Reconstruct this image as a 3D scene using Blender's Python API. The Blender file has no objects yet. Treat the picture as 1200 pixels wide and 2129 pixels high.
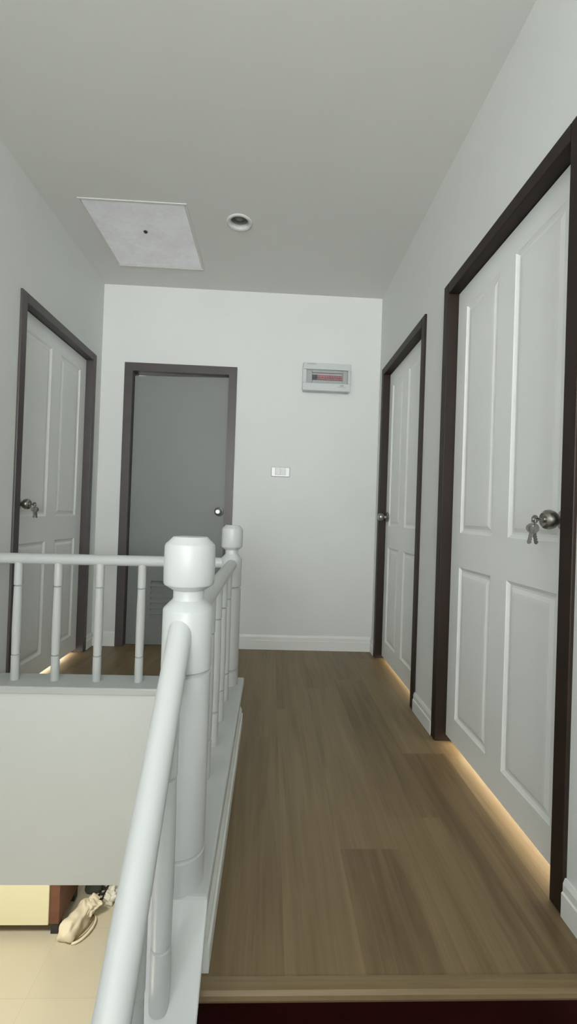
import bpy, bmesh, math, random
from mathutils import Vector, Matrix
random.seed(7)
S = bpy.context.scene
C = S.collection

# ------------------------------------------------------------------ materials
def srgb(r, g, b):
    def f(c):
        c /= 255.0
        return c / 12.92 if c <= 0.04045 else ((c + 0.055) / 1.055) ** 2.4
    return (f(r), f(g), f(b), 1.0)

def mat(name, col, rough=0.6, metal=0.0, spec=0.5, bump=0.0, bscale=200.0, var=0.0, vscale=3.0, coat=0.0):
    m = bpy.data.materials.new(name); m.use_nodes = True
    nt = m.node_tree; b = nt.nodes['Principled BSDF']
    b.inputs['Base Color'].default_value = col
    b.inputs['Roughness'].default_value = rough
    b.inputs['Metallic'].default_value = metal
    b.inputs['Specular IOR Level'].default_value = spec
    b.inputs['Coat Weight'].default_value = coat
    tc = nt.nodes.new('ShaderNodeTexCoord')
    if var > 0:
        n = nt.nodes.new('ShaderNodeTexNoise'); n.inputs['Scale'].default_value = vscale
        n.inputs['Detail'].default_value = 6
        nt.links.new(tc.outputs['Object'], n.inputs['Vector'])
        r = nt.nodes.new('ShaderNodeMapRange')
        r.inputs['From Min'].default_value = 0.3; r.inputs['From Max'].default_value = 0.7
        r.inputs['To Min'].default_value = 1 - var; r.inputs['To Max'].default_value = 1 + var
        nt.links.new(n.outputs['Fac'], r.inputs['Value'])
        mx = nt.nodes.new('ShaderNodeVectorMath'); mx.operation = 'SCALE'
        mx.inputs[0].default_value = col[:3]
        nt.links.new(r.outputs['Result'], mx.inputs['Scale'])
        nt.links.new(mx.outputs['Vector'], b.inputs['Base Color'])
    if bump > 0:
        n = nt.nodes.new('ShaderNodeTexNoise'); n.inputs['Scale'].default_value = bscale
        n.inputs['Detail'].default_value = 4
        nt.links.new(tc.outputs['Object'], n.inputs['Vector'])
        bp = nt.nodes.new('ShaderNodeBump'); bp.inputs['Strength'].default_value = bump
        bp.inputs['Distance'].default_value = 0.002
        nt.links.new(n.outputs['Fac'], bp.inputs['Height'])
        nt.links.new(bp.outputs['Normal'], b.inputs['Normal'])
    return m

M = {}
M['wall'] = mat('wall_paint', (0.68, 0.695, 0.675, 1), 0.85, bump=0.12, bscale=90, var=0.012)
M['ceil'] = mat('ceiling_paint', (0.67, 0.67, 0.64, 1), 0.9, bump=0.08, bscale=60, var=0.015, vscale=1.2)
M['white'] = mat('white_gloss_paint', (0.52, 0.535, 0.53, 1), 0.38, var=0.012, bump=0.05, bscale=40)
M['base'] = mat('baseboard_white', (0.72, 0.735, 0.71, 1), 0.4, var=0.015)
M['door'] = mat('door_white', (0.82, 0.835, 0.82, 1), 0.42, bump=0.10, bscale=120, var=0.012)
M['pvc'] = mat('door_grey', (0.19, 0.202, 0.193, 1), 0.5, var=0.02)
M['frame'] = mat('frame_brown', (0.022, 0.0125, 0.0085, 1), 0.5, spec=0.3, var=0.10, vscale=14)
M['frame_lit'] = mat('frame_brown_lit', (0.070, 0.059, 0.058, 1), 0.42, var=0.06, vscale=14)  # frame brown made paler and greyer: frontal light put into the colour
M['steel'] = mat('satin_steel', (0.34, 0.325, 0.29, 1), 0.32, metal=1.0)
M['switch'] = mat('switch_plate', (0.55, 0.56, 0.55, 1), 0.25, spec=0.6)
M['rocker'] = mat('switch_rocker', (0.50, 0.51, 0.49, 1), 0.3)
M['key'] = mat('key_metal', (0.085, 0.08, 0.07, 1), 0.45, spec=0.45)
M['chrome'] = mat('chrome', (0.75, 0.76, 0.75, 1), 0.16, metal=1.0)
M['plastic'] = mat('panel_plastic', (0.53, 0.56, 0.555, 1), 0.35)
M['plastic_grey'] = mat('panel_grey', (0.33, 0.35, 0.34, 1), 0.4)
M['breaker'] = mat('breaker_red', (0.34, 0.17, 0.18, 1), 0.4)
M['breaker_dark'] = mat('breaker_dark', (0.08, 0.08, 0.085, 1), 0.4)
M['black'] = mat('black_hole', (0.02, 0.02, 0.02, 1), 0.6)
M['bulb'] = mat('unlit_bulb', (0.16, 0.165, 0.155, 1), 0.25)
M['redwood'] = mat('red_stained_wood', (0.016, 0.0012, 0.001, 1), 0.5, spec=0.15, var=0.25, vscale=9)
M['hall_bounce'] = mat('hall_bounce_floor', (0.62, 0.60, 0.55, 1), 0.4, var=0.03, vscale=8)  # pale tone chosen to bounce window light up to the ceiling
M['tile'] = None
M['cream'] = mat('cream_laminate', srgb(243, 238, 205), 0.35, var=0.01)
M['cabwood'] = mat('cabinet_red_wood', srgb(120, 78, 60), 0.5, var=0.15, vscale=12)
M['cabdark'] = mat('cabinet_dark', (0.03, 0.032, 0.03, 1), 0.6)
M['canvas'] = mat('canvas_bag', srgb(240, 230, 206), 0.9, bump=0.4, bscale=60, var=0.05, vscale=12)
M['strap'] = mat('strap_brown', srgb(122, 104, 78), 0.9)
M['darkbag'] = mat('dark_bag', srgb(74, 80, 74), 0.6, var=0.15, vscale=10)
M['whitebag'] = mat('white_bag', srgb(238, 236, 228), 0.6, var=0.04, vscale=20)

def hatch_mat():
    m = bpy.data.materials.new('hatch_panel'); m.use_nodes = True
    nt = m.node_tree; b = nt.nodes['Principled BSDF']
    tc = nt.nodes.new('ShaderNodeTexCoord')
    n = nt.nodes.new('ShaderNodeTexNoise'); n.inputs['Scale'].default_value = 5; n.inputs['Detail'].default_value = 9; n.inputs['Roughness'].default_value = 0.65
    n2 = nt.nodes.new('ShaderNodeTexNoise'); n2.inputs['Scale'].default_value = 45; n2.inputs['Detail'].default_value = 5
    nt.links.new(tc.outputs['Object'], n.inputs['Vector']); nt.links.new(tc.outputs['Object'], n2.inputs['Vector'])
    a = nt.nodes.new('ShaderNodeMath'); a.operation = 'MULTIPLY_ADD'; a.inputs[1].default_value = 0.35; nt.links.new(n2.outputs['Fac'], a.inputs[0]); nt.links.new(n.outputs['Fac'], a.inputs[2])
    cr = nt.nodes.new('ShaderNodeValToRGB')
    cr.color_ramp.elements[0].position = 0.50; cr.color_ramp.elements[0].color = (0.86, 0.82, 0.88, 1)
    cr.color_ramp.elements[1].position = 0.85; cr.color_ramp.elements[1].color = (0.97, 0.97, 0.98, 1)
    nt.links.new(a.outputs[0], cr.inputs['Fac']); nt.links.new(cr.outputs['Color'], b.inputs['Base Color'])
    b.inputs['Roughness'].default_value = 0.30; b.inputs['IOR'].default_value = 1.9
    return m
M['hatch'] = hatch_mat()

def wood_floor():
    m = bpy.data.materials.new('laminate_planks'); m.use_nodes = True
    nt = m.node_tree; L = nt.links; b = nt.nodes['Principled BSDF']
    tc = nt.nodes.new('ShaderNodeTexCoord')
    at = nt.nodes.new('ShaderNodeAttribute'); at.attribute_name = 'plank'     # r tone, g shift, b shift
    sc = nt.nodes.new('ShaderNodeVectorMath'); sc.operation = 'SCALE'; sc.inputs['Scale'].default_value = 17
    L.new(at.outputs['Color'], sc.inputs[0])
    ad = nt.nodes.new('ShaderNodeVectorMath'); L.new(tc.outputs['Object'], ad.inputs[0]); L.new(sc.outputs['Vector'], ad.inputs[1])
    def noise(vx, vy, scale, det, rough=0.6, dist=0.0):
        mp = nt.nodes.new('ShaderNodeMapping'); mp.inputs['Scale'].default_value = (vx, vy, 1)
        L.new(ad.outputs['Vector'], mp.inputs['Vector'])
        n = nt.nodes.new('ShaderNodeTexNoise'); n.inputs['Scale'].default_value = scale; n.inputs['Detail'].default_value = det
        n.inputs['Roughness'].default_value = rough; n.inputs['Distortion'].default_value = dist
        L.new(mp.outputs['Vector'], n.inputs['Vector']); return n.outputs['Fac']
    g1 = noise(22, 1.1, 1.0, 6, 0.6, 0.6)       # broad grain bands
    g2 = noise(150, 3.0, 1.0, 4, 0.6, 0.2)      # fine fibres
    g3 = noise(3, 1.0, 1.3, 3)                  # blotches
    def madd(x, k, y):
        q = nt.nodes.new('ShaderNodeMath'); q.operation = 'MULTIPLY_ADD'; q.inputs[1].default_value = k
        L.new(x, q.inputs[0])
        if hasattr(y, 'links'): L.new(y, q.inputs[2])
        else: q.inputs[2].default_value = y
        return q.outputs[0]
    sep = nt.nodes.new('ShaderNodeSeparateColor'); L.new(at.outputs['Color'], sep.inputs['Color'])
    v = madd(g1, 0.75, -0.30)
    v = madd(g2, 0.28, v)
    v = madd(g3, 0.28, v)
    v = madd(sep.outputs[0], 0.30, v)
    cr = nt.nodes.new('ShaderNodeValToRGB'); e = cr.color_ramp.elements
    e[0].position = 0.18; e[0].color = (0.092, 0.058, 0.026, 1)
    e[1].position = 0.78; e[1].color = (0.262, 0.192, 0.104, 1)
    k = cr.color_ramp.elements.new(0.45); k.color = (0.174, 0.121, 0.061, 1)
    L.new(v, cr.inputs['Fac']); L.new(cr.outputs['Color'], b.inputs['Base Color'])
    b.inputs['Roughness'].default_value = 0.42; b.inputs['Specular IOR Level'].default_value = 0.4
    return m
M['floor'] = wood_floor()

def tile_mat():
    m = bpy.data.materials.new('beige_tiles'); m.use_nodes = True
    nt = m.node_tree; L = nt.links; b = nt.nodes['Principled BSDF']
    tc = nt.nodes.new('ShaderNodeTexCoord')
    br = nt.nodes.new('ShaderNodeTexBrick'); br.offset = 0
    br.inputs['Scale'].default_value = 1.0; br.inputs['Brick Width'].default_value = 0.6; br.inputs['Row Height'].default_value = 0.6
    br.inputs['Mortar Size'].default_value = 0.0015
    br.inputs['Color1'].default_value = (0.60, 0.555, 0.43, 1); br.inputs['Color2'].default_value = (0.62, 0.575, 0.45, 1)
    br.inputs['Mortar'].default_value = (0.50, 0.46, 0.36, 1)
    L.new(tc.outputs['Object'], br.inputs['Vector']); L.new(br.outputs['Color'], b.inputs['Base Color'])
    b.inputs['Roughness'].default_value = 0.22
    return m
M['tile'] = tile_mat()

# ------------------------------------------------------------------ mesh helpers
def link(name, bm, m, parent=None, smooth=False, bevel=0.0, loc=None, label=None):
    bmesh.ops.recalc_face_normals(bm, faces=bm.faces)
    me = bpy.data.meshes.new(name); bm.to_mesh(me); bm.free()
    ms = m if isinstance(m, (list, tuple)) else [m]
    for x in ms: me.materials.append(x)
    if smooth:
        for p in me.polygons: p.use_smooth = True
    o = bpy.data.objects.new(name, me); C.objects.link(o)
    if parent: o.parent = parent
    if loc: o.location = loc
    if smooth: 
        md = o.modifiers.new('es', 'EDGE_SPLIT'); md.split_angle = math.radians(25)
    if bevel > 0:
        md = o.modifiers.new('bv', 'BEVEL'); md.width = bevel; md.segments = 2; md.limit_method = 'ANGLE'
    if label: o['label'] = label
    return o

def box(bm, x0, x1, y0, y1, z0, z1, mi=0):
    vs = [bm.verts.new((x, y, z)) for z in (z0, z1) for y in (y0, y1) for x in (x0, x1)]
    for f in ((0, 1, 3, 2), (4, 5, 7, 6), (0, 1, 5, 4), (2, 3, 7, 6), (0, 2, 6, 4), (1, 3, 7, 5)):
        fc = bm.faces.new([vs[i] for i in f]); fc.material_index = mi
    return vs

def boxes(name, lst, m, parent=None, bevel=0.0, label=None):
    bm = bmesh.new()
    for b in lst: box(bm, *b)
    return link(name, bm, m, parent, bevel=bevel, label=label)

def lathe(bm, prof, n=40, mtx=None):
    """prof: list of (radius, z)"""
    rings = []
    for r, z in prof:
        if r < 1e-6: rings.append([bm.verts.new((0, 0, z))])
        else: rings.append([bm.verts.new((r * math.cos(2 * math.pi * i / n), r * math.sin(2 * math.pi * i / n), z)) for i in range(n)])
    for a, b in zip(rings, rings[1:]):
        for i in range(n):
            j = (i + 1) % n
            if len(a) == 1 and len(b) == 1: continue
            if len(a) == 1: bm.faces.new((a[0], b[i], b[j]))
            elif len(b) == 1: bm.faces.new((a[i], a[j], b[0]))
            else: bm.faces.new((a[i], a[j], b[j], b[i]))
    vs = [v for r in rings for v in r]
    if mtx is not None: bmesh.ops.transform(bm, matrix=mtx, verts=vs)
    return vs

def axis_mtx(p, d):
    """maps local z to direction d at point p"""
    q = Vector(d).normalized().to_track_quat('Z', 'Y')
    return Matrix.Translation(Vector(p)) @ q.to_matrix().to_4x4()

def rod(bm, a, b, r, n=28):
    a, b = Vector(a), Vector(b); L = (b - a).length
    lathe(bm, [(0, 0), (r, 0), (r, L), (0, L)], n, axis_mtx(a, b - a))

def tube(bm, pts, r, n=10, closed=False):
    P = [Vector(p) for p in pts]; rings = []
    N = len(P)
    for i, p in enumerate(P):
        a = P[(i - 1) % N] if (closed or i > 0) else P[i]
        b = P[(i + 1) % N] if (closed or i < N - 1) else P[i]
        t = (b - a).normalized(); q = t.to_track_quat('Z', 'Y').to_matrix()
        rings.append([bm.verts.new(p + q @ Vector((r * math.cos(2 * math.pi * k / n), r * math.sin(2 * math.pi * k / n), 0))) for k in range(n)])
    rng = range(N) if closed else range(N - 1)
    for i in rng:
        A, B = rings[i], rings[(i + 1) % N]
        for k in range(n):
            j = (k + 1) % n; bm.faces.new((A[k], A[j], B[j], B[k]))
    if not closed:
        bm.faces.new(rings[0]); bm.faces.new(rings[-1])

def prism_x(bm, poly, x0, x1):
    """poly in (y,z), extruded along x"""
    a = [bm.verts.new((x0, y, z)) for y, z in poly]; b = [bm.verts.new((x1, y, z)) for y, z in poly]
    bm.faces.new(a); bm.faces.new(b[::-1]); n = len(poly)
    for i in range(n): bm.faces.new((a[i], a[(i + 1) % n], b[(i + 1) % n], b[i]))

def strip_x(bm, pairs, x0, x1):
    """solid band along y: pairs of (y_top, z_top, y_bottom, z_bottom)"""
    R = [[bm.verts.new((x, a, b)) for x, a, b in ((x0, p[0], p[1]), (x1, p[0], p[1]), (x1, p[2], p[3]), (x0, p[2], p[3]))] for p in pairs]
    bm.faces.new(R[0]); bm.faces.new(R[-1][::-1])
    for A, B in zip(R, R[1:]):
        for i in range(4): bm.faces.new((A[i], A[(i + 1) % 4], B[(i + 1) % 4], B[i]))

def empty(name, loc=(0, 0, 0), **kw):
    o = bpy.data.objects.new(name, None); C.objects.link(o); o.location = loc; o.empty_display_size = 0.1
    for k, v in kw.items(): o[k] = v
    return o

def struct(o):
    o['kind'] = 'structure'; return o

def tag(o, label, cat, group=None):
    o['label'] = label; o['category'] = cat
    if group: o['group'] = group
    return o

# ------------------------------------------------------------------ dimensions (metres)
XR = 0.772; XL = -1.262; YB = 3.245; HC = 2.6125; YF = -4.6; GF = -2.90
XK0, XK1 = -0.238, -0.118          # kerb body
HD = 2.05; FW = 0.05               # door frame height / width
TH = 0.10
RECESS = 0.038

# doors: (y0,y1) outer frame
ND = (1.088, 2.000); MD = (2.255, 3.143); LD = (2.209, 3.132); BD = (-1.093, -0.282)

# ------------------------------------------------------------------ walls
def wall_x(name, x0, x1, y0, y1, z0, z1, holes):
    """wall slab spanning y, with door openings (ya,yb,h) from z=0"""
    L = []; cur = y0
    for ya, yb, h in sorted(holes):
        L.append((x0, x1, cur, ya, z0, z1)); L.append((x0, x1, ya, yb, h, z1))
        if z0 < -0.001: L.append((x0, x1, ya, yb, z0, -0.0005))
        cur = yb
    L.append((x0, x1, cur, y1, z0, z1))
    return struct(boxes(name, L, M['wall']))
wall_x('wall_right', XR, XR + TH, YF, YB + TH, -0.25, HC, [(MD[0], MD[1], HD), (ND[0], ND[1], HD)])
ZB = -0.70
WY0, WY1, VZ0, VZ1 = -1.40, -0.50, 1.05, 2.05      # added side window over the stairs, unseen, for fill light
struct(boxes('wall_left', [(XL - TH, XL, YF, WY0, GF, HC), (XL - TH, XL, WY0, WY1, GF, VZ0), (XL - TH, XL, WY0, WY1, VZ1, HC),
                           (XL - TH, XL, WY1, 1.60, GF, HC), (XL - TH, XL, 1.60, 2.155, ZB, HC), (XL - TH, XL, 2.155, LD[0], -0.25, HC), (XL - TH, XL, LD[0], LD[1], HD, HC),
                           (XL - TH, XL, LD[0], LD[1], -0.25, -0.0005), (XL - TH, XL, LD[1], YB + TH, -0.25, HC)], M['wall']))
struct(boxes('wall_back', [(XL, BD[0], YB, YB + TH, -0.25, HC), (BD[0], BD[1], YB, YB + TH, HD, HC), (BD[1], XR, YB, YB + TH, -0.25, HC),
                           (BD[0], BD[1], YB, YB + TH, -0.25, -0.0005)], M['wall']))
# wall behind the camera, with the stair window
WX0, WX1, WZ0, WZ1 = -1.12, 0.62, 0.06, 2.35
struct(boxes('wall_front', [(XL - TH, WX0, YF - TH, YF, GF, HC), (WX1, XR + TH, YF - TH, YF, GF, HC),
                            (WX0, WX1, YF - TH, YF, GF, WZ0), (WX0, WX1, YF - TH, YF, WZ1, HC)], M['wall']))
win = struct(empty('window_1', (WX0, YF, WZ0)))
def rel(o, e):  # child given in world coordinates
    o.parent = e; o.matrix_parent_inverse = Matrix.Translation(-Vector(e.location)); return o
rel(boxes('window_frame', [(WX0, WX1, YF - 0.07, YF - 0.02, WZ0, WZ0 + 0.04), (WX0, WX1, YF - 0.07, YF - 0.02, WZ1 - 0.04, WZ1),
                           (WX0, WX0 + 0.04, YF - 0.07, YF - 0.02, WZ0 + 0.04, WZ1 - 0.04), (WX1 - 0.04, WX1, YF - 0.07, YF - 0.02, WZ0 + 0.04, WZ1 - 0.04),
                           (-0.27, -0.23, YF - 0.07, YF - 0.02, WZ0 + 0.04, WZ1 - 0.04)], M['white']), win)

win_fill = struct(empty('window_fill', (XL, WY0, VZ0)))  # frame added out of view around the side fill light
rel(boxes('window_frame', [(XL - 0.07, XL - 0.02, WY0, WY1, VZ0, VZ0 + 0.04), (XL - 0.07, XL - 0.02, WY0, WY1, VZ1 - 0.04, VZ1),
                           (XL - 0.07, XL - 0.02, WY0, WY0 + 0.04, VZ0 + 0.04, VZ1 - 0.04), (XL - 0.07, XL - 0.02, WY1 - 0.04, WY1, VZ0 + 0.04, VZ1 - 0.04),
                           (XL - 0.07, XL - 0.02, -0.97, -0.93, VZ0 + 0.04, VZ1 - 0.04)], M['white']), win_fill)

# added unseen hall; its low parapet blocks window light from the lower railing
YP = -1.50
struct(boxes('wall_light_blocker', [(XL, XR, YP - 0.10, YP, GF, 0.82)], M['wall']))  # unseen blocker, keeps kerb cap, newel shaft and stairwell wall in shade
struct(boxes('floor_hall_bounce', [(XL, XR, YF, YP - 0.10, -0.15, 0.0)], M['hall_bounce']))  # added floor out of view, acts as a light reflector

# ceiling with the downlight hole cut in real geometry
def ceiling():
    bm = bmesh.new(); cx, cy, r, h = -0.233, 2.476, 0.052, 0.16
    n = 32; x0, x1, y0, y1 = XL - TH, XR + TH, YF - TH, YB + TH
    for z in (HC, HC + 0.16):
        sq = []
        circ = [bm.verts.new((cx + r * math.cos(2 * math.pi * i / n), cy + r * math.sin(2 * math.pi * i / n), z)) for i in range(n)]
        for i in range(n):
            a = 2 * math.pi * i / n; dx, dy = math.cos(a), math.sin(a); s = h / max(abs(dx), abs(dy))
            sq.append(bm.verts.new((cx + dx * s, cy + dy * s, z)))
        for i in range(n):
            j = (i + 1) % n; bm.faces.new((circ[i], circ[j], sq[j], sq[i]))
        if z == HC: c0 = circ
        else:
            for i in range(n): bm.faces.new((c0[i], c0[(i + 1) % n], circ[(i + 1) % n], circ[i]))
        for q in (((x0, y0), (x1, y0), (x1, cy - h), (x0, cy - h)), ((x0, cy + h), (x1, cy + h), (x1, y1), (x0, y1)),
                  ((x0, cy - h), (cx - h, cy - h), (cx - h, cy + h), (x0, cy + h)), ((cx + h, cy - h), (x1, cy - h), (x1, cy + h), (cx + h, cy + h))):
            bm.faces.new([bm.verts.new((a, b, z)) for a, b in q])
    return struct(link('ceiling', bm, M['ceil']))
ceiling()

# ------------------------------------------------------------------ landing floor as individually toned planks
def floor():
    bm = bmesh.new(); lay = bm.loops.layers.float_color.new('plank')
    w = 0.175; x_ref = 0.063; Y0, Y1 = 0.948, YB + 0.05
    special = {0: [2.245], 1: [1.309], 2: [1.447], 3: [1.842]}
    tones = {(1, 0): 0.12, (1, 1): 0.62, (2, 0): 0.60, (2, 1): 0.34, (3, 0): 0.10, (3, 1): 0.66, (0, 0): 0.72, (0, 1): 0.42}
    def quad(x0, x1, y0, y1, tone):
        f = bm.faces.new([bm.verts.new(p) for p in ((x0, y0, 0), (x1, y0, 0), (x1, y1, 0), (x0, y1, 0))])
        c = (tone, random.random(), random.random(), 1)
        for l in f.loops: l[lay] = c
    for i in range(-8, 6):
        x0, x1 = x_ref + i * w, x_ref + (i + 1) * w
        xa, xb = max(x0, XL - 0.11), min(x1, XR + 0.11)
        if xb <= xa: continue
        ylo = Y0 if x1 > XK1 else 2.13
        if x0 < XK1 < x1:  # split strip around the kerb
            pass
        s = special.get(i, [1.2 + random.random() * 1.1])
        ys = sorted([s[0] + k * 1.22 for k in range(-2, 4)])
        ys = [Y0] + [y for y in ys if Y0 + 0.15 < y < Y1] + [Y1]
        for k, (a, b) in enumerate(zip(ys, ys[1:])):
            t = tones.get((i, k), 0.25 + 0.5 * random.random())
            if xa >= XK1: quad(xa, xb, a, b, t)
            elif xb <= XK1:
                if b > 2.13: quad(xa, xb, max(a, 2.13), b, t)
            else:
                quad(XK1, xb, a, b, t)
                if b > 2.13: quad(xa, XK1, max(a, 2.13), b, t)
    o = link('floor', bm, M['floor'])
    # top skin sits on a slab
    return struct(o)
fl = floor()
struct(boxes('floor_slab', [(XK1, XR, 0.95, YB, -0.15, -0.0008), (XL, XK1, 2.155, YB, -0.15, -0.0008)], M['wall']))

# nosing strip on the landing edge
def nosing():
    bm = bmesh.new(); lay = bm.loops.layers.float_color.new('plank')
    prism_x(bm, [(0.948, -0.022), (0.948, 0.0), (0.947, 0.002), (0.935, 0.0025), (0.920, 0.001), (0.914, -0.005), (0.913, -0.014), (0.917, -0.022)], XK1 + 0.001, XR)
    # grain must run along x: rotate mesh frame by building it in a rotated object
    for f in bm.faces:
        for l in f.loops: l[lay] = (0.72, 0.3, 0.6, 1)
    R = Matrix.Rotation(-math.pi / 2, 4, 'Z')
    bmesh.ops.transform(bm, matrix=R, verts=bm.verts)
    o = link('trim_1', bm, M['floor']); o.matrix_world = R.inverted()
    return struct(o)
nosing()

# ------------------------------------------------------------------ stairs below the landing
def stairs():
    t = tag(empty('staircase', (0.3, 0.9, -1.2)), 'dark red stained wooden stairs dropping from the front edge of the landing', 'stairs')
    rise = 0.18; go = 0.20
    for k in range(7):
        yr = 0.938 - k * go; zt = -k * rise
        rel(boxes('riser', [(XK1 + 0.001, XR - 0.001, yr - 0.02, yr, zt - rise + 0.0, zt - (0.023 if k == 0 else 0.031))], M['redwood']), t)
        if k < 6:
            rel(boxes('tread', [(XK1 + 0.001, XR - 0.001, yr - go - 0.045, yr - 0.02, zt - rise - 0.03, zt - rise)], M['redwood'], bevel=0.006), t)
    t = tag(empty('staircase', (-0.7, 0.4, GF)), 'lower flight of dark red stairs rising from the ground floor behind the white handrail', 'stairs')
    z = -7 * rise; y = 0.925 - 7 * go + go
    struct(boxes('floor_half_landing', [(XL, XR, YF, y - 0.02, z - 0.15, z)], M['floor'])) if False else None
    rel(boxes('half_landing', [(XL + 0.001, XR - 0.001, YP + 0.001, -0.32, z - 0.04, z)], M['redwood']), t)
    y0 = -0.32
    n = 9; r2 = (z - GF) / n
    for k in range(n):
        yr = y0 + k * 0.22; zt = z - k * r2
        rel(boxes('riser', [(XL + 0.001, XK0 - 0.001, yr, yr + 0.02, zt - r2 + 0.0005, zt - 0.04)], M['redwood']), t)
        if k < n - 1:
            rel(boxes('tread', [(XL + 0.001, XK0 - 0.001, yr + 0.02, yr + 0.265, zt - r2 - 0.04, zt - r2)], M['redwood'], bevel=0.006), t)
stairs()

# ------------------------------------------------------------------ kerb, its cap and stringer wall
SL = 1.08
ZC = 0.185; ZB = -0.70; RAILY = 2.09
def slope_z(y, z0=0.185, y0=0.93): return z0 if y > y0 else z0 - SL * (y0 - y)
ye = -0.30
bm = bmesh.new()
strip_x(bm, [(2.155, ZC - 0.034, 2.155, GF), (0.915, ZC - 0.034, 0.915, GF), (ye, slope_z(ye) - 0.046, ye, GF)], XK0, XK1)
struct(link('wall_stair_spine', bm, M['wall']))
struct(boxes('wall_stairwell', [(XL, XK0, 2.022, 2.155, ZB, ZC - 0.034)], M['wall']))
# cap: L shaped, with a sloped tail beside the stairs
bm = bmesh.new()
CX0, CX1 = -0.252, -0.103
strip_x(bm, [(2.172, ZC, 2.172, ZC - 0.034), (0.93, ZC, 0.915, ZC - 0.034), (ye, slope_z(ye), ye, slope_z(ye) - 0.046)], CX0, CX1)
box(bm, XL, CX0, 2.004, 2.172, ZC - 0.034, ZC)
struct(link('trim_2', bm, M['white'], bevel=0.008))
# baseboards ---------------------------------------------------------
def bb_prof(h, t):  # (offset from wall, z)
    return [(0, 0), (t, 0), (t, h * 0.62), (t * 0.72, h * 0.66), (t * 0.72, h * 0.86), (t * 0.35, h), (0, h)]
def bb_y(bm, x, sgn, y0, y1, h=0.095, t=0.013):
    P = bb_prof(h, t); a = [bm.verts.new((x + sgn * o, y0, z)) for o, z in P]; b = [bm.verts.new((x + sgn * o, y1, z)) for o, z in P]
    bm.faces.new(a); bm.faces.new(b[::-1]); n = len(P)
    for i in range(n): bm.faces.new((a[i], a[(i + 1) % n], b[(i + 1) % n], b[i]))
def bb_x(bm, y, x0, x1, h=0.105, t=0.013):
    P = bb_prof(h, t); a = [bm.verts.new((x0, y - o, z)) for o, z in P]; b = [bm.verts.new((x1, y - o, z)) for o, z in P]
    bm.faces.new(a); bm.faces.new(b[::-1]); n = len(P)
    for i in range(n): bm.faces.new((a[i], a[(i + 1) % n], b[(i + 1) % n], b[i]))
bm = bmesh.new(); bb_y(bm, XR, -1, 0.955, ND[0]); bb_y(bm, XR, -1, ND[1], MD[0]); bb_y(bm, XR, -1, MD[1], YB)
struct(link('baseboard_right', bm, M['base']))
bm = bmesh.new(); bb_y(bm, XL, 1, LD[1], YB); bb_y(bm, XL, 1, 2.175, LD[0])
struct(link('baseboard_left', bm, M['base']))
bm = bmesh.new(); bb_x(bm, YB, XL + 0.013, BD[0]); bb_x(bm, YB, BD[1], XR - 0.013)
struct(link('baseboard_back', bm, M['base']))
bm = bmesh.new(); bb_y(bm, XK1, 1, 0.955, 2.075, h=0.085, t=0.019)
struct(link('baseboard_kerb', bm, M['base']))

# ------------------------------------------------------------------ doors
def panel_leaf(name, w, h, t, panels, m):
    """leaf in local coords: x across (0..w), z up, front face at y=0 facing -y, moulded recessed panels"""
    bm = bmesh.new()
    xs = sorted({0, w} | {p[0] for p in panels} | {p[1] for p in panels})
    zs = sorted({0, h} | {p[2] for p in panels} | {p[3] for p in panels})
    grid = {(x, z): bm.verts.new((x, 0, z)) for x in xs for z in zs}
    def inp(x, z): return any(p[0] < x < p[1] and p[2] < z < p[3] for p in panels)
    for a, b in zip(xs, xs[1:]):
        for c, d in zip(zs, zs[1:]):
            if not inp((a + b) / 2, (c + d) / 2):
                bm.faces.new((grid[a, c], grid[b, c], grid[b, d], grid[a, d]))
    for p in panels:
        prev = None
        for ins, dep in ((0, 0), (0.004, 0.0035), (0.012, 0.0085), (0.020, 0.0088), (0.034, 0.0030), (0.044, 0.0022)):
            x0, x1, z0, z1 = p[0] + ins, p[1] - ins, p[2] + ins, p[3] - ins
            ring = [bm.verts.new((x, dep, z)) for x, z in ((x0, z0), (x1, z0), (x1, z1), (x0, z1))]
            if prev:
                for i in range(4): bm.faces.new((prev[i], prev[(i + 1) % 4], ring[(i + 1) % 4], ring[i]))
            prev = ring
        bm.faces.new(prev)
    # back and sides
    bk = [bm.verts.new(q) for q in ((0, t, 0), (w, t, 0), (w, t, h), (0, t, h))]
    fr = [bm.verts.new(q) for q in ((0, 0, 0), (w, 0, 0), (w, 0, h), (0, 0, h))]
    bm.faces.new(bk)
    for i in range(4): bm.faces.new((fr[i], fr[(i + 1) % 4], bk[(i + 1) % 4], bk[i]))
    bmesh.ops.remove_doubles(bm, verts=bm.verts, dist=1e-5)
    return link(name, bm, m)

def knob(name, parent, x, z, sgn_key=True):
    """ball knob sticking out towards -y from (x,0,z) in the door's local frame"""
    bm = bmesh.new()
    k = lathe(bm, [(0, 0.0), (0.033, 0.0), (0.034, 0.004), (0.031, 0.009), (0.020, 0.012), (0.0125, 0.016), (0.0120, 0.030),
                   (0.017, 0.034), (0.0235, 0.041), (0.0268, 0.050), (0.0272, 0.058), (0.0255, 0.066), (0.0205, 0.072), (0.0185, 0.0735),
                   (0.0165, 0.0725), (0.0085, 0.0725), (0.0080, 0.0755), (0, 0.0755)], 40, axis_mtx((x, 0, z), (0, -1, 0)) @ Matrix.Diagonal((1.0, 1.0, 0.92, 1)))
    return link(name, bm, M['steel'], parent, smooth=True)

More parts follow.
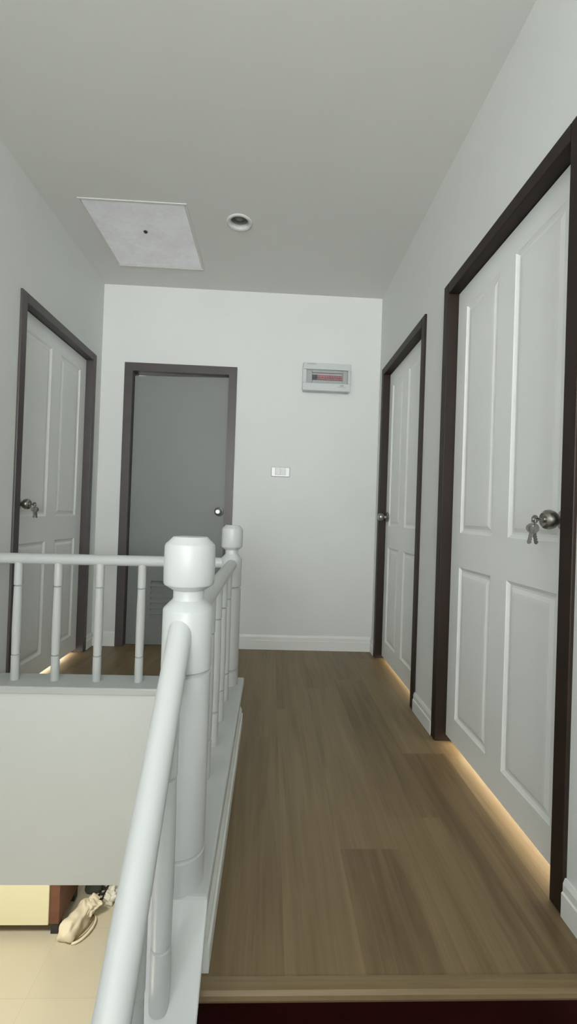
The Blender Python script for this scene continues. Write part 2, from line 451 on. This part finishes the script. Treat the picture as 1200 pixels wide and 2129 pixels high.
def door(name, width, base, rz, m_frame, m_leaf, latch, panels=True, gap=0.020, fdepth=0.115, tilt=0.0, ftop=None, FW=0.05):
    """door in local frame: x along the width, room side = -y. base = world position of lower left frame corner."""
    r = struct(empty(name, base)); r.rotation_euler = (0, 0, rz)
    y0, y1 = -0.011, -0.011 + fdepth
    boxes('door_frame', [(0, FW, y0, y1, 0.0, HD), (width - FW, width, y0, y1, 0.0, HD), (FW, width - FW, y0, y1, HD - FW, HD),
                         (FW, FW + 0.012, RECESS + 0.036, y1, 0, HD - FW), (width - FW - 0.012, width - FW, RECESS + 0.036, y1, 0, HD - FW),
                         (FW + 0.012, width - FW - 0.012, RECESS + 0.036, y1, HD - FW - (0.012 if panels else 0.001), HD - FW)], m_frame, r, bevel=0.003)
    lw = width - 2 * FW - 0.006; lh = HD - FW - gap - 0.003 - (ftop or 0)
    if panels:
        # coordinates measured off the photograph (mirrored for the latch side)
        a0, a1, b0, b1 = 0.085, 0.355, 0.465, lw - 0.075
        if latch == 'left': a0, a1, b0, b1 = lw - b1, lw - b0, lw - a1, lw - a0
        zz = gap
        ps = [(a0, a1, 0.93 - zz, 1.905 - zz), (b0, b1, 0.93 - zz, 1.905 - zz), (a0, a1, 0.135 - zz, 0.785 - zz), (b0, b1, 0.135 - zz, 0.785 - zz)]
        leaf = panel_leaf('door_leaf', lw, lh, 0.035, ps, m_leaf)
    else:
        bm = bmesh.new()
        lx0, lx1, lz0, lz1 = 0.17, lw - 0.17, 0.185, 0.465
        box(bm, 0, lw, 0, 0.035, 0, lz0); box(bm, 0, lw, 0, 0.035, lz1, lh)
        box(bm, 0, lx0, 0, 0.035, lz0, lz1); box(bm, lx1, lw, 0, 0.035, lz0, lz1)
        bmesh.ops.remove_doubles(bm, verts=bm.verts, dist=1e-5)
        leaf = link('door_leaf', bm, m_leaf)
        lv = bmesh.new(); n = 7; dz = (lz1 - lz0) / n
        for i in range(n):
            z = lz0 + dz * i
            a = [lv.verts.new((x, y, zz)) for x in (lx0, lx1) for y, zz in ((-0.004, z), (-0.004, z + 0.006), (0.030, z + dz + 0.004), (0.030, z + dz - 0.004))]
            A, B = a[:4], a[4:]
            lv.faces.new(A); lv.faces.new(B[::-1])
            for k in range(4): lv.faces.new((A[k], A[(k + 1) % 4], B[(k + 1) % 4], B[k]))
        link('louvre', lv, m_leaf, leaf)
    leaf.parent = r; leaf.location = (FW + 0.003, RECESS, gap)
    if tilt: leaf.rotation_euler = (0, tilt, 0)
    kx = 0.052 if latch == 'left' else lw - 0.040
    kn = knob('door_knob', leaf, kx, 0.993 - gap)
    kn['label'] = 'satin steel round door knob'
    return r, leaf

HP = math.pi / 2
# right wall doors face -x : local x axis = -Y direction? use rz so that local -y -> -x  (rz = -90deg: local x -> -Y, local -y -> -X)
d1, _ = door('door_1', ND[1] - ND[0], (XR, ND[1], 0), -HP, M['frame'], M['door'], 'right', gap=0.032)
d2, _ = door('door_2', MD[1] - MD[0], (XR, MD[1], 0), -HP, M['frame'], M['door'], 'left', gap=0.022)
# left wall door faces +x : rz = +90: local x -> +Y, local -y -> +X
d3, _ = door('door_3', LD[1] - LD[0], (XL, LD[0], 0), HP, M['frame_lit'], M['door'], 'left', gap=0.024)
d4, leaf4 = door('door_4', BD[1] - BD[0], (BD[0], YB, 0), 0.0, M['frame_lit'], M['pvc'], 'right', panels=False, gap=0.004, tilt=0.0, ftop=0.004, FW=0.059)
for v in leaf4.data.vertices:
    if v.co.x < 0.001 and v.co.z > 1.9: v.co.z -= 0.016

# keys hanging from two of the knobs
def key_shape(bm, mtx, L=0.030):
    vs0 = len(bm.verts)
    new = []
    # bow
    n = 20; t = 0.0011
    for r0, r1 in ((0.0045, 0.0115),):
        for z in (-t, t):
            pass
    ring = []
    for s in (-t, t):
        o = [bm.verts.new((0.0115 * math.cos(2 * math.pi * i / n), s, 0.0095 * math.sin(2 * math.pi * i / n) - 0.008)) for i in range(n)]
        inn = [bm.verts.new((0.0028 * math.cos(2 * math.pi * i / n), s, 0.0028 * math.sin(2 * math.pi * i / n) - 0.003)) for i in range(n)]
        for i in range(n): bm.faces.new((o[i], o[(i + 1) % n], inn[(i + 1) % n], inn[i]))
        ring.append((o, inn)); new += o + inn
    for k in (0, 1):
        A, B = ring[0][k], ring[1][k]
        for i in range(n): bm.faces.new((A[i], A[(i + 1) % n], B[(i + 1) % n], B[i]))
    # blade with notches
    out = [(-0.0035, -0.016), (-0.0035, -0.017 - L), (-0.001, -0.0195 - L), (0.0035, -0.017 - L)]
    z = -0.017 - L
    for i in range(5):
        out += [(0.0035, z + 0.003), (0.0018, z + 0.0048), (0.0035, z + 0.0066)]; z += 0.0048
    out += [(0.0035, -0.016)]
    A = [bm.verts.new((x, -t, zz)) for x, zz in out]; B = [bm.verts.new((x, t, zz)) for x, zz in out]; m = len(out)
    bm.faces.new(A); bm.faces.new(B[::-1])
    for i in range(m): bm.faces.new((A[i], A[(i + 1) % m], B[(i + 1) % m], B[i]))
    new += A + B
    bmesh.ops.transform(bm, matrix=mtx, verts=new)

def keys(door_o, lx, z, label, n_hang, spread):
    """key in the knob plus a ring with hanging keys; lx, z in door local frame"""
    face = -0.0695 + RECESS
    root = tag(empty('key_ring', door_o.matrix_world @ Vector((0, 0, 0))), label, 'keys')
    root.rotation_euler = door_o.rotation_euler.copy()
    root.location = Vector(door_o.location) + Matrix.Rotation(door_o.rotation_euler.z, 3, 'Z') @ Vector((lx, face, z))
    # key inserted: blade along +y, bow towards -y
    bm = bmesh.new(); key_shape(bm, Matrix.Translation((0, -0.028, 0)) @ Matrix.Rotation(math.pi / 2, 4, 'X') @ Matrix.Rotation(math.pi / 2, 4, 'Z') @ Matrix.Rotation(0, 4, 'Y'), 0.012)
    link('key', bm, M['key'], root)
    # ring through the bow
    bm = bmesh.new()
    tube(bm, [(0.009 * math.sin(a), -0.024, -0.006 + 0.009 * math.cos(a)) for a in [2 * math.pi * i / 24 for i in range(24)]], 0.0010, 8, closed=True)
    link('split_ring', bm, M['chrome'], root)
    for i in range(n_hang):
        a = spread * (i - (n_hang - 1) / 2)
        bm = bmesh.new()
        key_shape(bm, Matrix.Translation((0.0015 - 0.003 * i, -0.0245, -0.014)) @ Matrix.Rotation(a, 4, 'X') @ Matrix.Rotation(math.pi / 2 + 0.35 * (i - 0.5), 4, 'Z') @ Matrix.Scale(1.45, 4), 0.019)
        link('key', bm, M['key'], root)
    return root
bpy.context.view_layer.update()
W1 = ND[1] - ND[0]; W3 = LD[1] - LD[0]
keys(d1, FW + 0.003 + (W1 - 2 * FW - 0.006) - 0.040, 0.993, 'small bunch of steel keys hanging from the knob of the nearest right-hand door', 2, 0.42)
keys(d3, FW + 0.003 + 0.052, 0.993, 'small keys hanging from the knob of the white door in the left wall', 2, 0.25)

# ------------------------------------------------------------------ railing (one rigid thing)
XC = -0.175; RR = 0.0247
def newel_prof(z0, top, R):
    g = 0.005
    up = top - 0.288; lo = z0 + 0.070
    return [(0, z0), (R, z0), (R, lo - g), (R - 0.009, lo), (R, lo + g), (R, up - g), (R - 0.009, up), (R, up + g),
            (R, top - 0.158), (R * 0.97, top - 0.154), (R * 0.64, top - 0.136), (R * 0.615, top - 0.132), (R * 0.615, top - 0.116), (R * 0.66, top - 0.1145), (R * 0.985, top - 0.103),
            (R * 1.02, top - 0.099), (R * 1.03, top - 0.060), (R * 1.015, top - 0.021), (R * 0.985, top - 0.016), (R * 0.73, top - 0.0025), (R * 0.69, top), (0, top)]
def bal_prof(z0, z1, r):
    lo, up = z0 + 0.115, z1 - 0.115; g = 0.003
    # thicker collars at the ends, a slightly swelling middle between two turned grooves
    return [(0, z0), (r * 0.98, z0), (r * 0.98, lo - g), (r * 0.60, lo), (r * 0.95, lo + g), (r * 1.02, lo + (up - lo) * 0.35), (r * 1.0, lo + (up - lo) * 0.65), (r * 0.92, up - g),
            (r * 0.60, up), (r * 0.98, up + g), (r * 0.98, z1), (0, z1)]
rail = tag(empty('stair_railing', (XC, 1.6, 0.185)), 'white painted turned wood railing with two round newel posts around the stairwell', 'railing')
TOP = 0.926
NY, RY = 0.978, 2.090
newels = []
for y, R in ((NY, 0.0535), (RY, 0.0485)):
    bm = bmesh.new(); lathe(bm, newel_prof(ZC, TOP, R), 56, Matrix.Translation((XC + (0.001 if y < 1.5 else -0.003), y, 0)))
    o = rel(link('newel_post', bm, M['white'], smooth=True), rail)
    if y < 1.5: o['label'] = 'nearest newel post, at the head of the stairs'
    else: o['label'] = 'far newel post at the corner of the stairwell'
bm = bmesh.new(); zb = slope_z(-0.30) - 0.1; lathe(bm, newel_prof(zb, zb + 0.86, 0.052), 56, Matrix.Translation((XC, -0.245, 0)))
rel(link('newel_post', bm, M['white'], smooth=True), rail)
RZ = 0.742
def railpart(a, b, label):
    bm = bmesh.new(); rod(bm, a, b, RR, 36)
    o = rel(link('handrail', bm, M['white'], smooth=True), rail); o['label'] = label
railpart((XL, RY, RZ - 0.002), (XC - 0.04, RY, RZ + 0.006), 'round handrail across the far side of the stairwell')
railpart((XC, NY + 0.03, RZ - 0.002), (XC, RY - 0.03, RZ + 0.002), 'round handrail along the corridor side')
SA = (XC - 0.006, NY - 0.030, 0.7425); sl = 1.08
def rail_z(y): return SA[2] - sl * (SA[1] - y)
railpart(SA, (XC + 0.002, -0.22, rail_z(-0.22)), 'sloping round handrail beside the stairs')
def bal(x, y, z0, z1):
    bm = bmesh.new(); lathe(bm, bal_prof(z0, z1, 0.0190), 24, Matrix.Translation((x, y, 0)))
    rel(link('baluster', bm, M['white'], smooth=True), rail)
for x in (-0.590, -0.782, -0.972, -1.152): bal(x, RY, ZC, RZ - 0.01)
bal(-0.390, RY, ZC, RZ - 0.01)
for k in range(1, 6): bal(XC, NY + (RY - NY) * k / 6, ZC, RZ - 0.01)
for y in (0.830, 0.645, 0.460, 0.275, 0.090, -0.095): bal(XC, y, slope_z(y) - 0.012, rail_z(y) - 0.01)

# ------------------------------------------------------------------ wall and ceiling fittings
# electrical panel
px0, px1, pz0, pz1 = 0.194, 0.540, 1.888, 2.087
p = tag(empty('electrical_panel', (0.367, YB, 1.888)), 'pale grey plastic breaker box with clear window high on the back wall', 'breaker box')
yf = YB - 0.078
bm = bmesh.new(); box(bm, px0 + 0.006, px1 - 0.006, yf + 0.028, YB, pz0 + 0.006, pz1 - 0.006)
rel(link('housing', bm, M['plastic'], bevel=0.006), p)
rel(boxes('cover', [(px0, px1, yf, yf + 0.028, pz0, pz0 + 0.055), (px0, px1, yf, yf + 0.028, pz1 - 0.047, pz1),
                    (px0, px0 + 0.028, yf, yf + 0.028, pz0 + 0.055, pz1 - 0.047), (px1 - 0.020, px1, yf, yf + 0.028, pz0 + 0.055, pz1 - 0.047)], M['plastic'], bevel=0.004), p)
rel(boxes('window_surround', [(px0 + 0.028, px0 + 0.068, yf + 0.010, yf + 0.020, pz0 + 0.055, pz1 - 0.047), (px1 - 0.056, px1 - 0.020, yf + 0.010, yf + 0.020, pz0 + 0.055, pz1 - 0.047),
                              (px0 + 0.068, px1 - 0.056, yf + 0.010, yf + 0.020, pz0 + 0.055, pz0 + 0.078), (px0 + 0.068, px1 - 0.056, yf + 0.010, yf + 0.020, pz1 - 0.068, pz1 - 0.047)], M['plastic_grey'], bevel=0.003), p)
bx = px0 + 0.070
for k in range(12):
    bm = bmesh.new(); x = bx + k * 0.0182
    box(bm, x, x + 0.0172, yf + 0.016, yf + 0.027, pz0 + 0.084, pz1 - 0.080)
    box(bm, x + 0.004, x + 0.0132, yf + 0.006, yf + 0.0162, pz0 + 0.095, pz0 + 0.112)
    rel(link('breaker', bm, M['breaker_dark'] if k < 2 else M['breaker']), p)
for nm, c in (('logo_mark', (px0 + 0.028, px0 + 0.095, pz1 - 0.012, pz1 - 0.007)),):
    rel(boxes(nm, [(c[0], c[1], yf - 0.0008, yf, c[2], c[3])], M['plastic_grey']), p)
bm = bmesh.new(); lathe(bm, [(0, 0), (0.011, 0), (0.011, 0.0008), (0, 0.0008)], 24, Matrix.Translation((px1 - 0.062, yf, pz0 + 0.040)) @ Matrix.Rotation(math.pi / 2, 4, 'X') @ Matrix.Diagonal((1.4, 0.5, 1, 1)))
box(bm, px1 - 0.093, px1 - 0.032, yf - 0.0008, yf, pz0 + 0.028, pz0 + 0.031)
rel(link('logo_mark', bm, M['plastic_grey']), p)

# switch plate
s = tag(empty('light_switch', (0.059, YB, 1.30)), 'small chrome rimmed light switch on the back wall beside the grey door', 'light switch')
sx0, sx1, sz0, sz1 = -0.010, 0.128, 1.262, 1.334
bm = bmesh.new(); box(bm, sx0, sx1, YB - 0.010, YB, sz0, sz1)
rel(link('switch_plate', bm, M['switch'], bevel=0.006), s)
rel(boxes('rocker', [(sx0 + 0.030, 0.057, YB - 0.015, YB - 0.009, sz0 + 0.013, sz1 - 0.010)], M['rocker'], bevel=0.002), s)
rel(boxes('rocker', [(0.060, sx1 - 0.032, YB - 0.015, YB - 0.009, sz0 + 0.013, sz1 - 0.010)], M['rocker'], bevel=0.002), s)

# downlight
dl = tag(empty('recessed_downlight', (-0.233, 2.476, HC)), 'round recessed ceiling downlight, unlit, with white rim', 'ceiling light')
bm = bmesh.new()
lathe(bm, [(0.050, 0.018), (0.0515, 0.0), (0.053, -0.004), (0.064, -0.007), (0.071, -0.004), (0.072, 0.0)], 48, Matrix.Translation((-0.233, 2.476, HC - 0.0003)))
rel(link('rim', bm, M['ceil'], smooth=True), dl)
bm = bmesh.new()
lathe(bm, [(0.0500, 0.018), (0.049, 0.060), (0.040, 0.085), (0.0, 0.09)], 40, Matrix.Translation((-0.233, 2.476, HC)))
rel(link('reflector', bm, M['plastic_grey'], smooth=True), dl)
bm = bmesh.new()
lathe(bm, [(0, 0.016), (0.018, 0.018), (0.030, 0.026), (0.034, 0.036), (0.030, 0.050), (0.016, 0.070), (0.012, 0.09), (0, 0.09)], 32, Matrix.Translation((-0.233, 2.476, HC)))
rel(link('bulb', bm, M['bulb'], smooth=True), dl)

# attic hatch
hx0, hx1, hy0, hy1 = -1.064, -0.515, 2.362, 2.975
h = tag(empty('attic_hatch', ((hx0 + hx1) / 2, (hy0 + hy1) / 2, HC)), 'square white ceiling access hatch, mottled and brighter than the ceiling', 'hatch')
rel(boxes('hatch_frame', [(hx0 - 0.012, hx1 + 0.012, hy0 - 0.012, hy0, HC - 0.005, HC), (hx0 - 0.012, hx1 + 0.012, hy1, hy1 + 0.012, HC - 0.005, HC),
                          (hx0 - 0.012, hx0, hy0, hy1, HC - 0.005, HC), (hx1, hx1 + 0.012, hy0, hy1, HC - 0.005, HC)], M['ceil'], bevel=0.002), h)
rel(boxes('hatch_panel', [(hx0 + 0.003, hx1 - 0.003, hy0 + 0.003, hy1 - 0.003, HC - 0.003, HC)], M['hatch'], bevel=0.001, label='mottled white hatch panel'), h)
bm = bmesh.new(); lathe(bm, [(0, 0), (0.011, 0), (0.012, -0.003), (0.008, -0.008), (0, -0.009)], 20, Matrix.Translation((-0.788, 2.603, HC - 0.003)))
rel(link('latch', bm, M['black'], smooth=True, label='small black round latch'), h)

# ------------------------------------------------------------------ rooms behind the doors and the ground floor
struct(boxes('wall_bedroom_right', [(3.6, 3.7, -0.6, 3.5, -0.1, HC), (XR + TH, 3.6, -0.6, -0.5, -0.1, HC), (XR + TH, 3.6, 3.40, 3.5, -0.1, HC), (XR + TH, 3.7, -0.6, 3.5, HC, HC + 0.1)], M['wall']))
fb = boxes('floor_bedroom_right', [(XR + TH + 0.01, 3.6, -0.5, 3.4, -0.1, 0.0)], M['floor']); struct(fb)
struct(boxes('wall_bedroom_left', [(-4.1, -4.0, 1.4, 4.4, -0.1, HC), (-4.0, XL - TH, 1.4, 1.5, -0.1, HC), (-4.0, XL - TH, 4.3, 4.4, -0.1, HC), (-4.1, XL - TH, 1.4, 4.4, HC, HC + 0.1)], M['wall']))
struct(boxes('floor_bedroom_left', [(-4.0, XL - TH - 0.01, 1.5, 4.3, -0.1, 0.0)], M['floor']))
struct(boxes('wall_bathroom', [(XL - 0.1, XL, YB + TH, 4.9, -0.1, HC), (0.3, 0.4, YB + TH, 4.9, -0.1, HC), (XL, 0.3, 4.8, 4.9, -0.1, HC), (XL - 0.1, 0.4, YB + TH, 4.9, HC, HC + 0.1)], M['wall']))
struct(boxes('floor_bathroom', [(XL, 0.3, YB + TH + 0.005, 4.8, -0.1, -0.002)], M['tile']))

struct(boxes('floor_ground', [(-4.2, 2.0, YF - TH, 6.0, GF - 0.1, GF)], M['tile']))
struct(boxes('wall_ground', [(-4.3, -4.2, YF, 6.0, GF, -0.25), (2.0, 2.1, YF, 6.0, GF, -0.25), (-4.2, 2.0, 5.6, 5.7, GF, -0.25), (-4.2, XL - TH, 0.6, 0.7, GF, -0.25),
                             (XK1, 2.0, 0.6, 0.7, GF, -0.25)], M['wall']))
struct(boxes('ceiling_ground', [(-4.2, 2.0, 2.155, 5.6, -0.25, -0.152), (-4.2, XL - TH, 0.7, 2.155, -0.25, -0.152), (XK1, 2.0, 0.95, 2.155, -0.25, -0.152)], M['ceil']))

# low cabinet on the ground floor
cb = tag(empty('cabinet', (-2.6, 4.5, GF)), 'low cream fronted cabinet with red-brown wooden end, on the ground floor below', 'cabinet')
rel(boxes('carcass', [(-3.5, -1.887, 4.142, 4.56, GF + 0.105, GF + 0.78)], M['cabwood'], bevel=0.004, label='red-brown wooden body'), cb)
rel(boxes('side_panel', [(-1.886, -1.800, 4.132, 4.57, GF + 0.095, GF + 0.80)], M['cabwood'], bevel=0.004), cb)
rel(boxes('front_panel', [(-3.5, -1.888, 4.115, 4.141, GF + 0.10, GF + 0.76)], M['cream'], bevel=0.004, label='glossy cream front panel'), cb)
for fx, fy in ((-1.875, 4.140), (-3.45, 4.16), (-1.875, 4.48), (-3.45, 4.48)):
    rel(boxes('foot', [(fx, fx + 0.065, fy, fy + 0.07, GF, GF + 0.104)], M['cabdark']), cb)

# crumpled bags
def blob(seed, sx, sy, sz, amp, sub=4, fold=9.0):
    rnd = random.Random(seed); bm = bmesh.new(); bmesh.ops.create_icosphere(bm, subdivisions=sub, radius=1.0)
    dirs = [(Vector((rnd.uniform(-1, 1), rnd.uniform(-1, 1), rnd.uniform(-1, 1))).normalized(), rnd.uniform(fold * .5, fold), rnd.uniform(0, 6)) for _ in range(7)]
    for v in bm.verts:
        n = v.co.normalized(); d = sum(abs(math.sin(a.dot(n) * f + ph)) for a, f, ph in dirs) / 7
        k = 1 + amp * (d - 0.6)
        c = n * k
        c = Vector((math.copysign(abs(c.x) ** 0.7, c.x), math.copysign(abs(c.y) ** 0.7, c.y), math.copysign(abs(c.z) ** 0.75, c.z)))
        v.co = Vector((c.x * sx, c.y * sy, c.z * sz))
    return bm
def settle(o):  # drop the mesh on the ground floor
    mn = min((v.co.z for v in o.data.vertices))
    for v in o.data.vertices:
        if v.co.z < mn * 0.72: v.co.z = mn * 0.72
    return -mn * 0.72
# canvas tote: a soft rectangular sack lying on its side, mouth towards the far end
def sack(seed, sx, sy, sz, taper=0.75, dent=0.012):
    rnd = random.Random(seed); bm = bmesh.new(); N, K = 36, 18
    ph = [rnd.uniform(0, 6.28) for _ in range(6)]
    rings = []
    for j in range(K + 1):
        t = j / K; y = -sy + 2 * sy * t
        e = math.sqrt(max(0.0, 1 - abs(2 * t - 1) ** 7)); w = (1 - (1 - taper) * t) * (0.35 + 0.65 * e)
        ring = []
        for i in range(N):
            a = 2 * math.pi * i / N; c, sn = math.cos(a), math.sin(a)
            x = math.copysign(abs(c) ** 0.62, c) * sx * w; z = math.copysign(abs(sn) ** 0.62, sn) * sz * w
            f = dent * (math.sin(3 * a + 5 * t + ph[0]) + 0.8 * math.sin(5 * a - 9 * t + ph[1]) + 0.6 * abs(math.sin(2 * a + 13 * t + ph[2])) - 0.3 + 0.5 * math.sin(23 * t + ph[3] + 2 * c))
            n = Vector((c, 0, sn)); p = Vector((x, y + 0.02 * math.sin(2 * a + ph[4]) * (1 if t > .5 else .5), z)) + n * f
            ring.append(bm.verts.new(p))
        rings.append(ring)
    for A, B in zip(rings, rings[1:]):
        for i in range(N): bm.faces.new((A[i], A[(i + 1) % N], B[(i + 1) % N], B[i]))
    bm.faces.new(rings[0]); bm.faces.new(rings[-1][::-1])
    return bm
def soft(o):
    o.modifiers.clear(); md = o.modifiers.new('s', 'SUBSURF'); md.levels = 1; md.render_levels = 1; return o
tb = tag(empty('tote_bag', (-1.665, 4.205, GF)), 'crumpled off-white canvas tote bag on the tiled ground floor', 'bag')
tb.rotation_euler = (0, 0, math.radians(-20))
o = soft(link('bag_body', sack(3, 0.082, 0.185, 0.080, 0.9, 0.008), M['canvas'], tb, smooth=True)); o.location.z = settle(o); o.rotation_euler = (0, 0.0, 0)
o2 = soft(link('bag_flap', sack(8, 0.070, 0.075, 0.030, 0.8, 0.012), M['canvas'], tb, smooth=True)); o2.location = (0.045, 0.125, 0.118); o2.rotation_euler = (0.05, 0.35, -0.5)
def arc(c, rx, ry, z, a0, a1, n=18):
    return [(c[0] + rx * math.cos(math.radians(a0 + (a1 - a0) * i / n)), c[1] + ry * math.sin(math.radians(a0 + (a1 - a0) * i / n)), z + 0.012 * math.sin(i * math.pi / n)) for i in range(n + 1)]
bm = bmesh.new(); tube(bm, arc((0.075, -0.01), 0.078, 0.14, 0.011, -85, 95), 0.011, 8)
link('handle', bm, M['canvas'], tb, smooth=True)
bm = bmesh.new(); tube(bm, arc((0.070, 0.0), 0.052, 0.12, 0.032, -75, 85), 0.008, 8)
link('handle', bm, M['strap'], tb, smooth=True, label='brown inner strap')
# dark bag with chain
db = tag(empty('handbag', (-1.675, 4.64, GF)), 'dark grey-green bag with a chain loop behind the canvas tote, ground floor', 'bag')
o = soft(link('bag_body', sack(21, 0.085, 0.085, 0.085, 0.9, 0.006), M['darkbag'], db, smooth=True)); o.location.z = settle(o)
bm = bmesh.new()
for i in range(4):
    cx, cy = 0.105, 0.01 - 0.066 * i
    pts = [(cx + (0.028 * math.sin(a)), cy + (0.040 * math.cos(a)), 0.012 + (0.006 if i % 2 else 0)) for a in [2 * math.pi * k / 20 for k in range(20)]]
    tube(bm, pts, 0.0085, 8, closed=True)
link('chain', bm, M['black'], db, smooth=True)
# white crumpled bag
o = soft(link('plastic_bag', sack(31, 0.050, 0.085, 0.050, 0.7, 0.014), M['whitebag'], None, smooth=True))
hz = settle(o); o.location = (-1.455, 4.50, GF + hz)
tag(o, 'small crumpled white plastic bag on the ground floor beside the handrail', 'bag')

# ------------------------------------------------------------------ lights
def area(name, loc, tgt, sx, sy, power, col):
    l = bpy.data.lights.new(name, 'AREA'); l.shape = 'RECTANGLE'; l.size = sx; l.size_y = sy; l.energy = power; l.color = col
    o = bpy.data.objects.new(name, l); C.objects.link(o); o.location = loc
    o.rotation_euler = (Vector(tgt) - Vector(loc)).to_track_quat('-Z', 'Y').to_euler(); return o
area('window_daylight', ((WX0 + WX1) / 2, YF - 0.012, (WZ0 + WZ1) / 2), ((WX0 + WX1) / 2, 5, (WZ0 + WZ1) / 2), WX1 - WX0 - 0.08, WZ1 - WZ0 - 0.08, 232, (0.965, 0.985, 1.0))
area('side_fill_light', (XL - 0.012, (WY0 + WY1) / 2, (VZ0 + VZ1) / 2), (3, (WY0 + WY1) / 2, (VZ0 + VZ1) / 2), WY1 - WY0 - 0.08, VZ1 - VZ0 - 0.08, 17, (0.965, 0.985, 1.0))  # added fill from the left for right wall and ceiling
area('bedroom_daylight_right', (3.5, 1.6, 1.1), (0, 1.6, 1.1), 2.6, 1.9, 420, (1.0, 0.89, 0.72))
area('bedroom_daylight_left', (-3.9, 2.9, 1.1), (0, 2.9, 1.1), 2.2, 1.9, 480, (1.0, 0.93, 0.84))
area('bathroom_light', (-0.6, 4.2, HC - 0.05), (-0.6, 4.2, 0), 0.4, 0.4, 16, (1.0, 1.0, 0.98))
area('ground_floor_lamp', (-2.1, 2.75, -0.30), (-2.1, 2.75, GF), 0.8, 0.5, 64, (1.0, 0.95, 0.83))

area('stairwell_fill', (-1.20, 0.55, -0.95), (-0.6, 2.0, -0.25), 0.3, 0.3, 6.0, (1.0, 0.91, 0.74))  # added warm fill to brighten the stairwell wall, no fitting there
w = bpy.data.worlds.new('world'); S.world = w; w.use_nodes = True
w.node_tree.nodes['Background'].inputs['Color'].default_value = (0.8, 0.9, 1.0, 1); w.node_tree.nodes['Background'].inputs['Strength'].default_value = 0.8

# ------------------------------------------------------------------ camera
f, yaw, pitch, roll, ch = 920.19, 0.0393, 0.0085, 0.0342, 0.9792
Fv = Vector((math.sin(yaw), math.cos(yaw), 0)); Rv = Vector((math.cos(yaw), -math.sin(yaw), 0)); Uv = Vector((0, 0, 1))
Fv, Uv = Fv * math.cos(pitch) + Uv * math.sin(pitch), Uv * math.cos(pitch) - Fv * math.sin(pitch)
Rv, Uv = Rv * math.cos(roll) + Uv * math.sin(roll), Uv * math.cos(roll) - Rv * math.sin(roll)
cam = bpy.data.cameras.new('camera'); co = bpy.data.objects.new('camera', cam); C.objects.link(co)
mw = Matrix((Rv, Uv, -Fv)).transposed().to_4x4(); mw.translation = Vector((0, 0, ch)); co.matrix_world = mw
cam.sensor_fit = 'VERTICAL'; cam.sensor_height = 36.0; cam.lens = f / 2129 * 36.0; cam.clip_start = 0.02
S.camera = co
vs = S.view_settings; S.display_settings.display_device = 'sRGB'
vs.view_transform = 'Standard'; vs.look = 'None'; vs.gamma = 1.0; vs.use_curve_mapping = False; vs.exposure = 0.08
S.cycles.use_denoising = True; S.cycles.max_bounces = 12; S.cycles.diffuse_bounces = 8
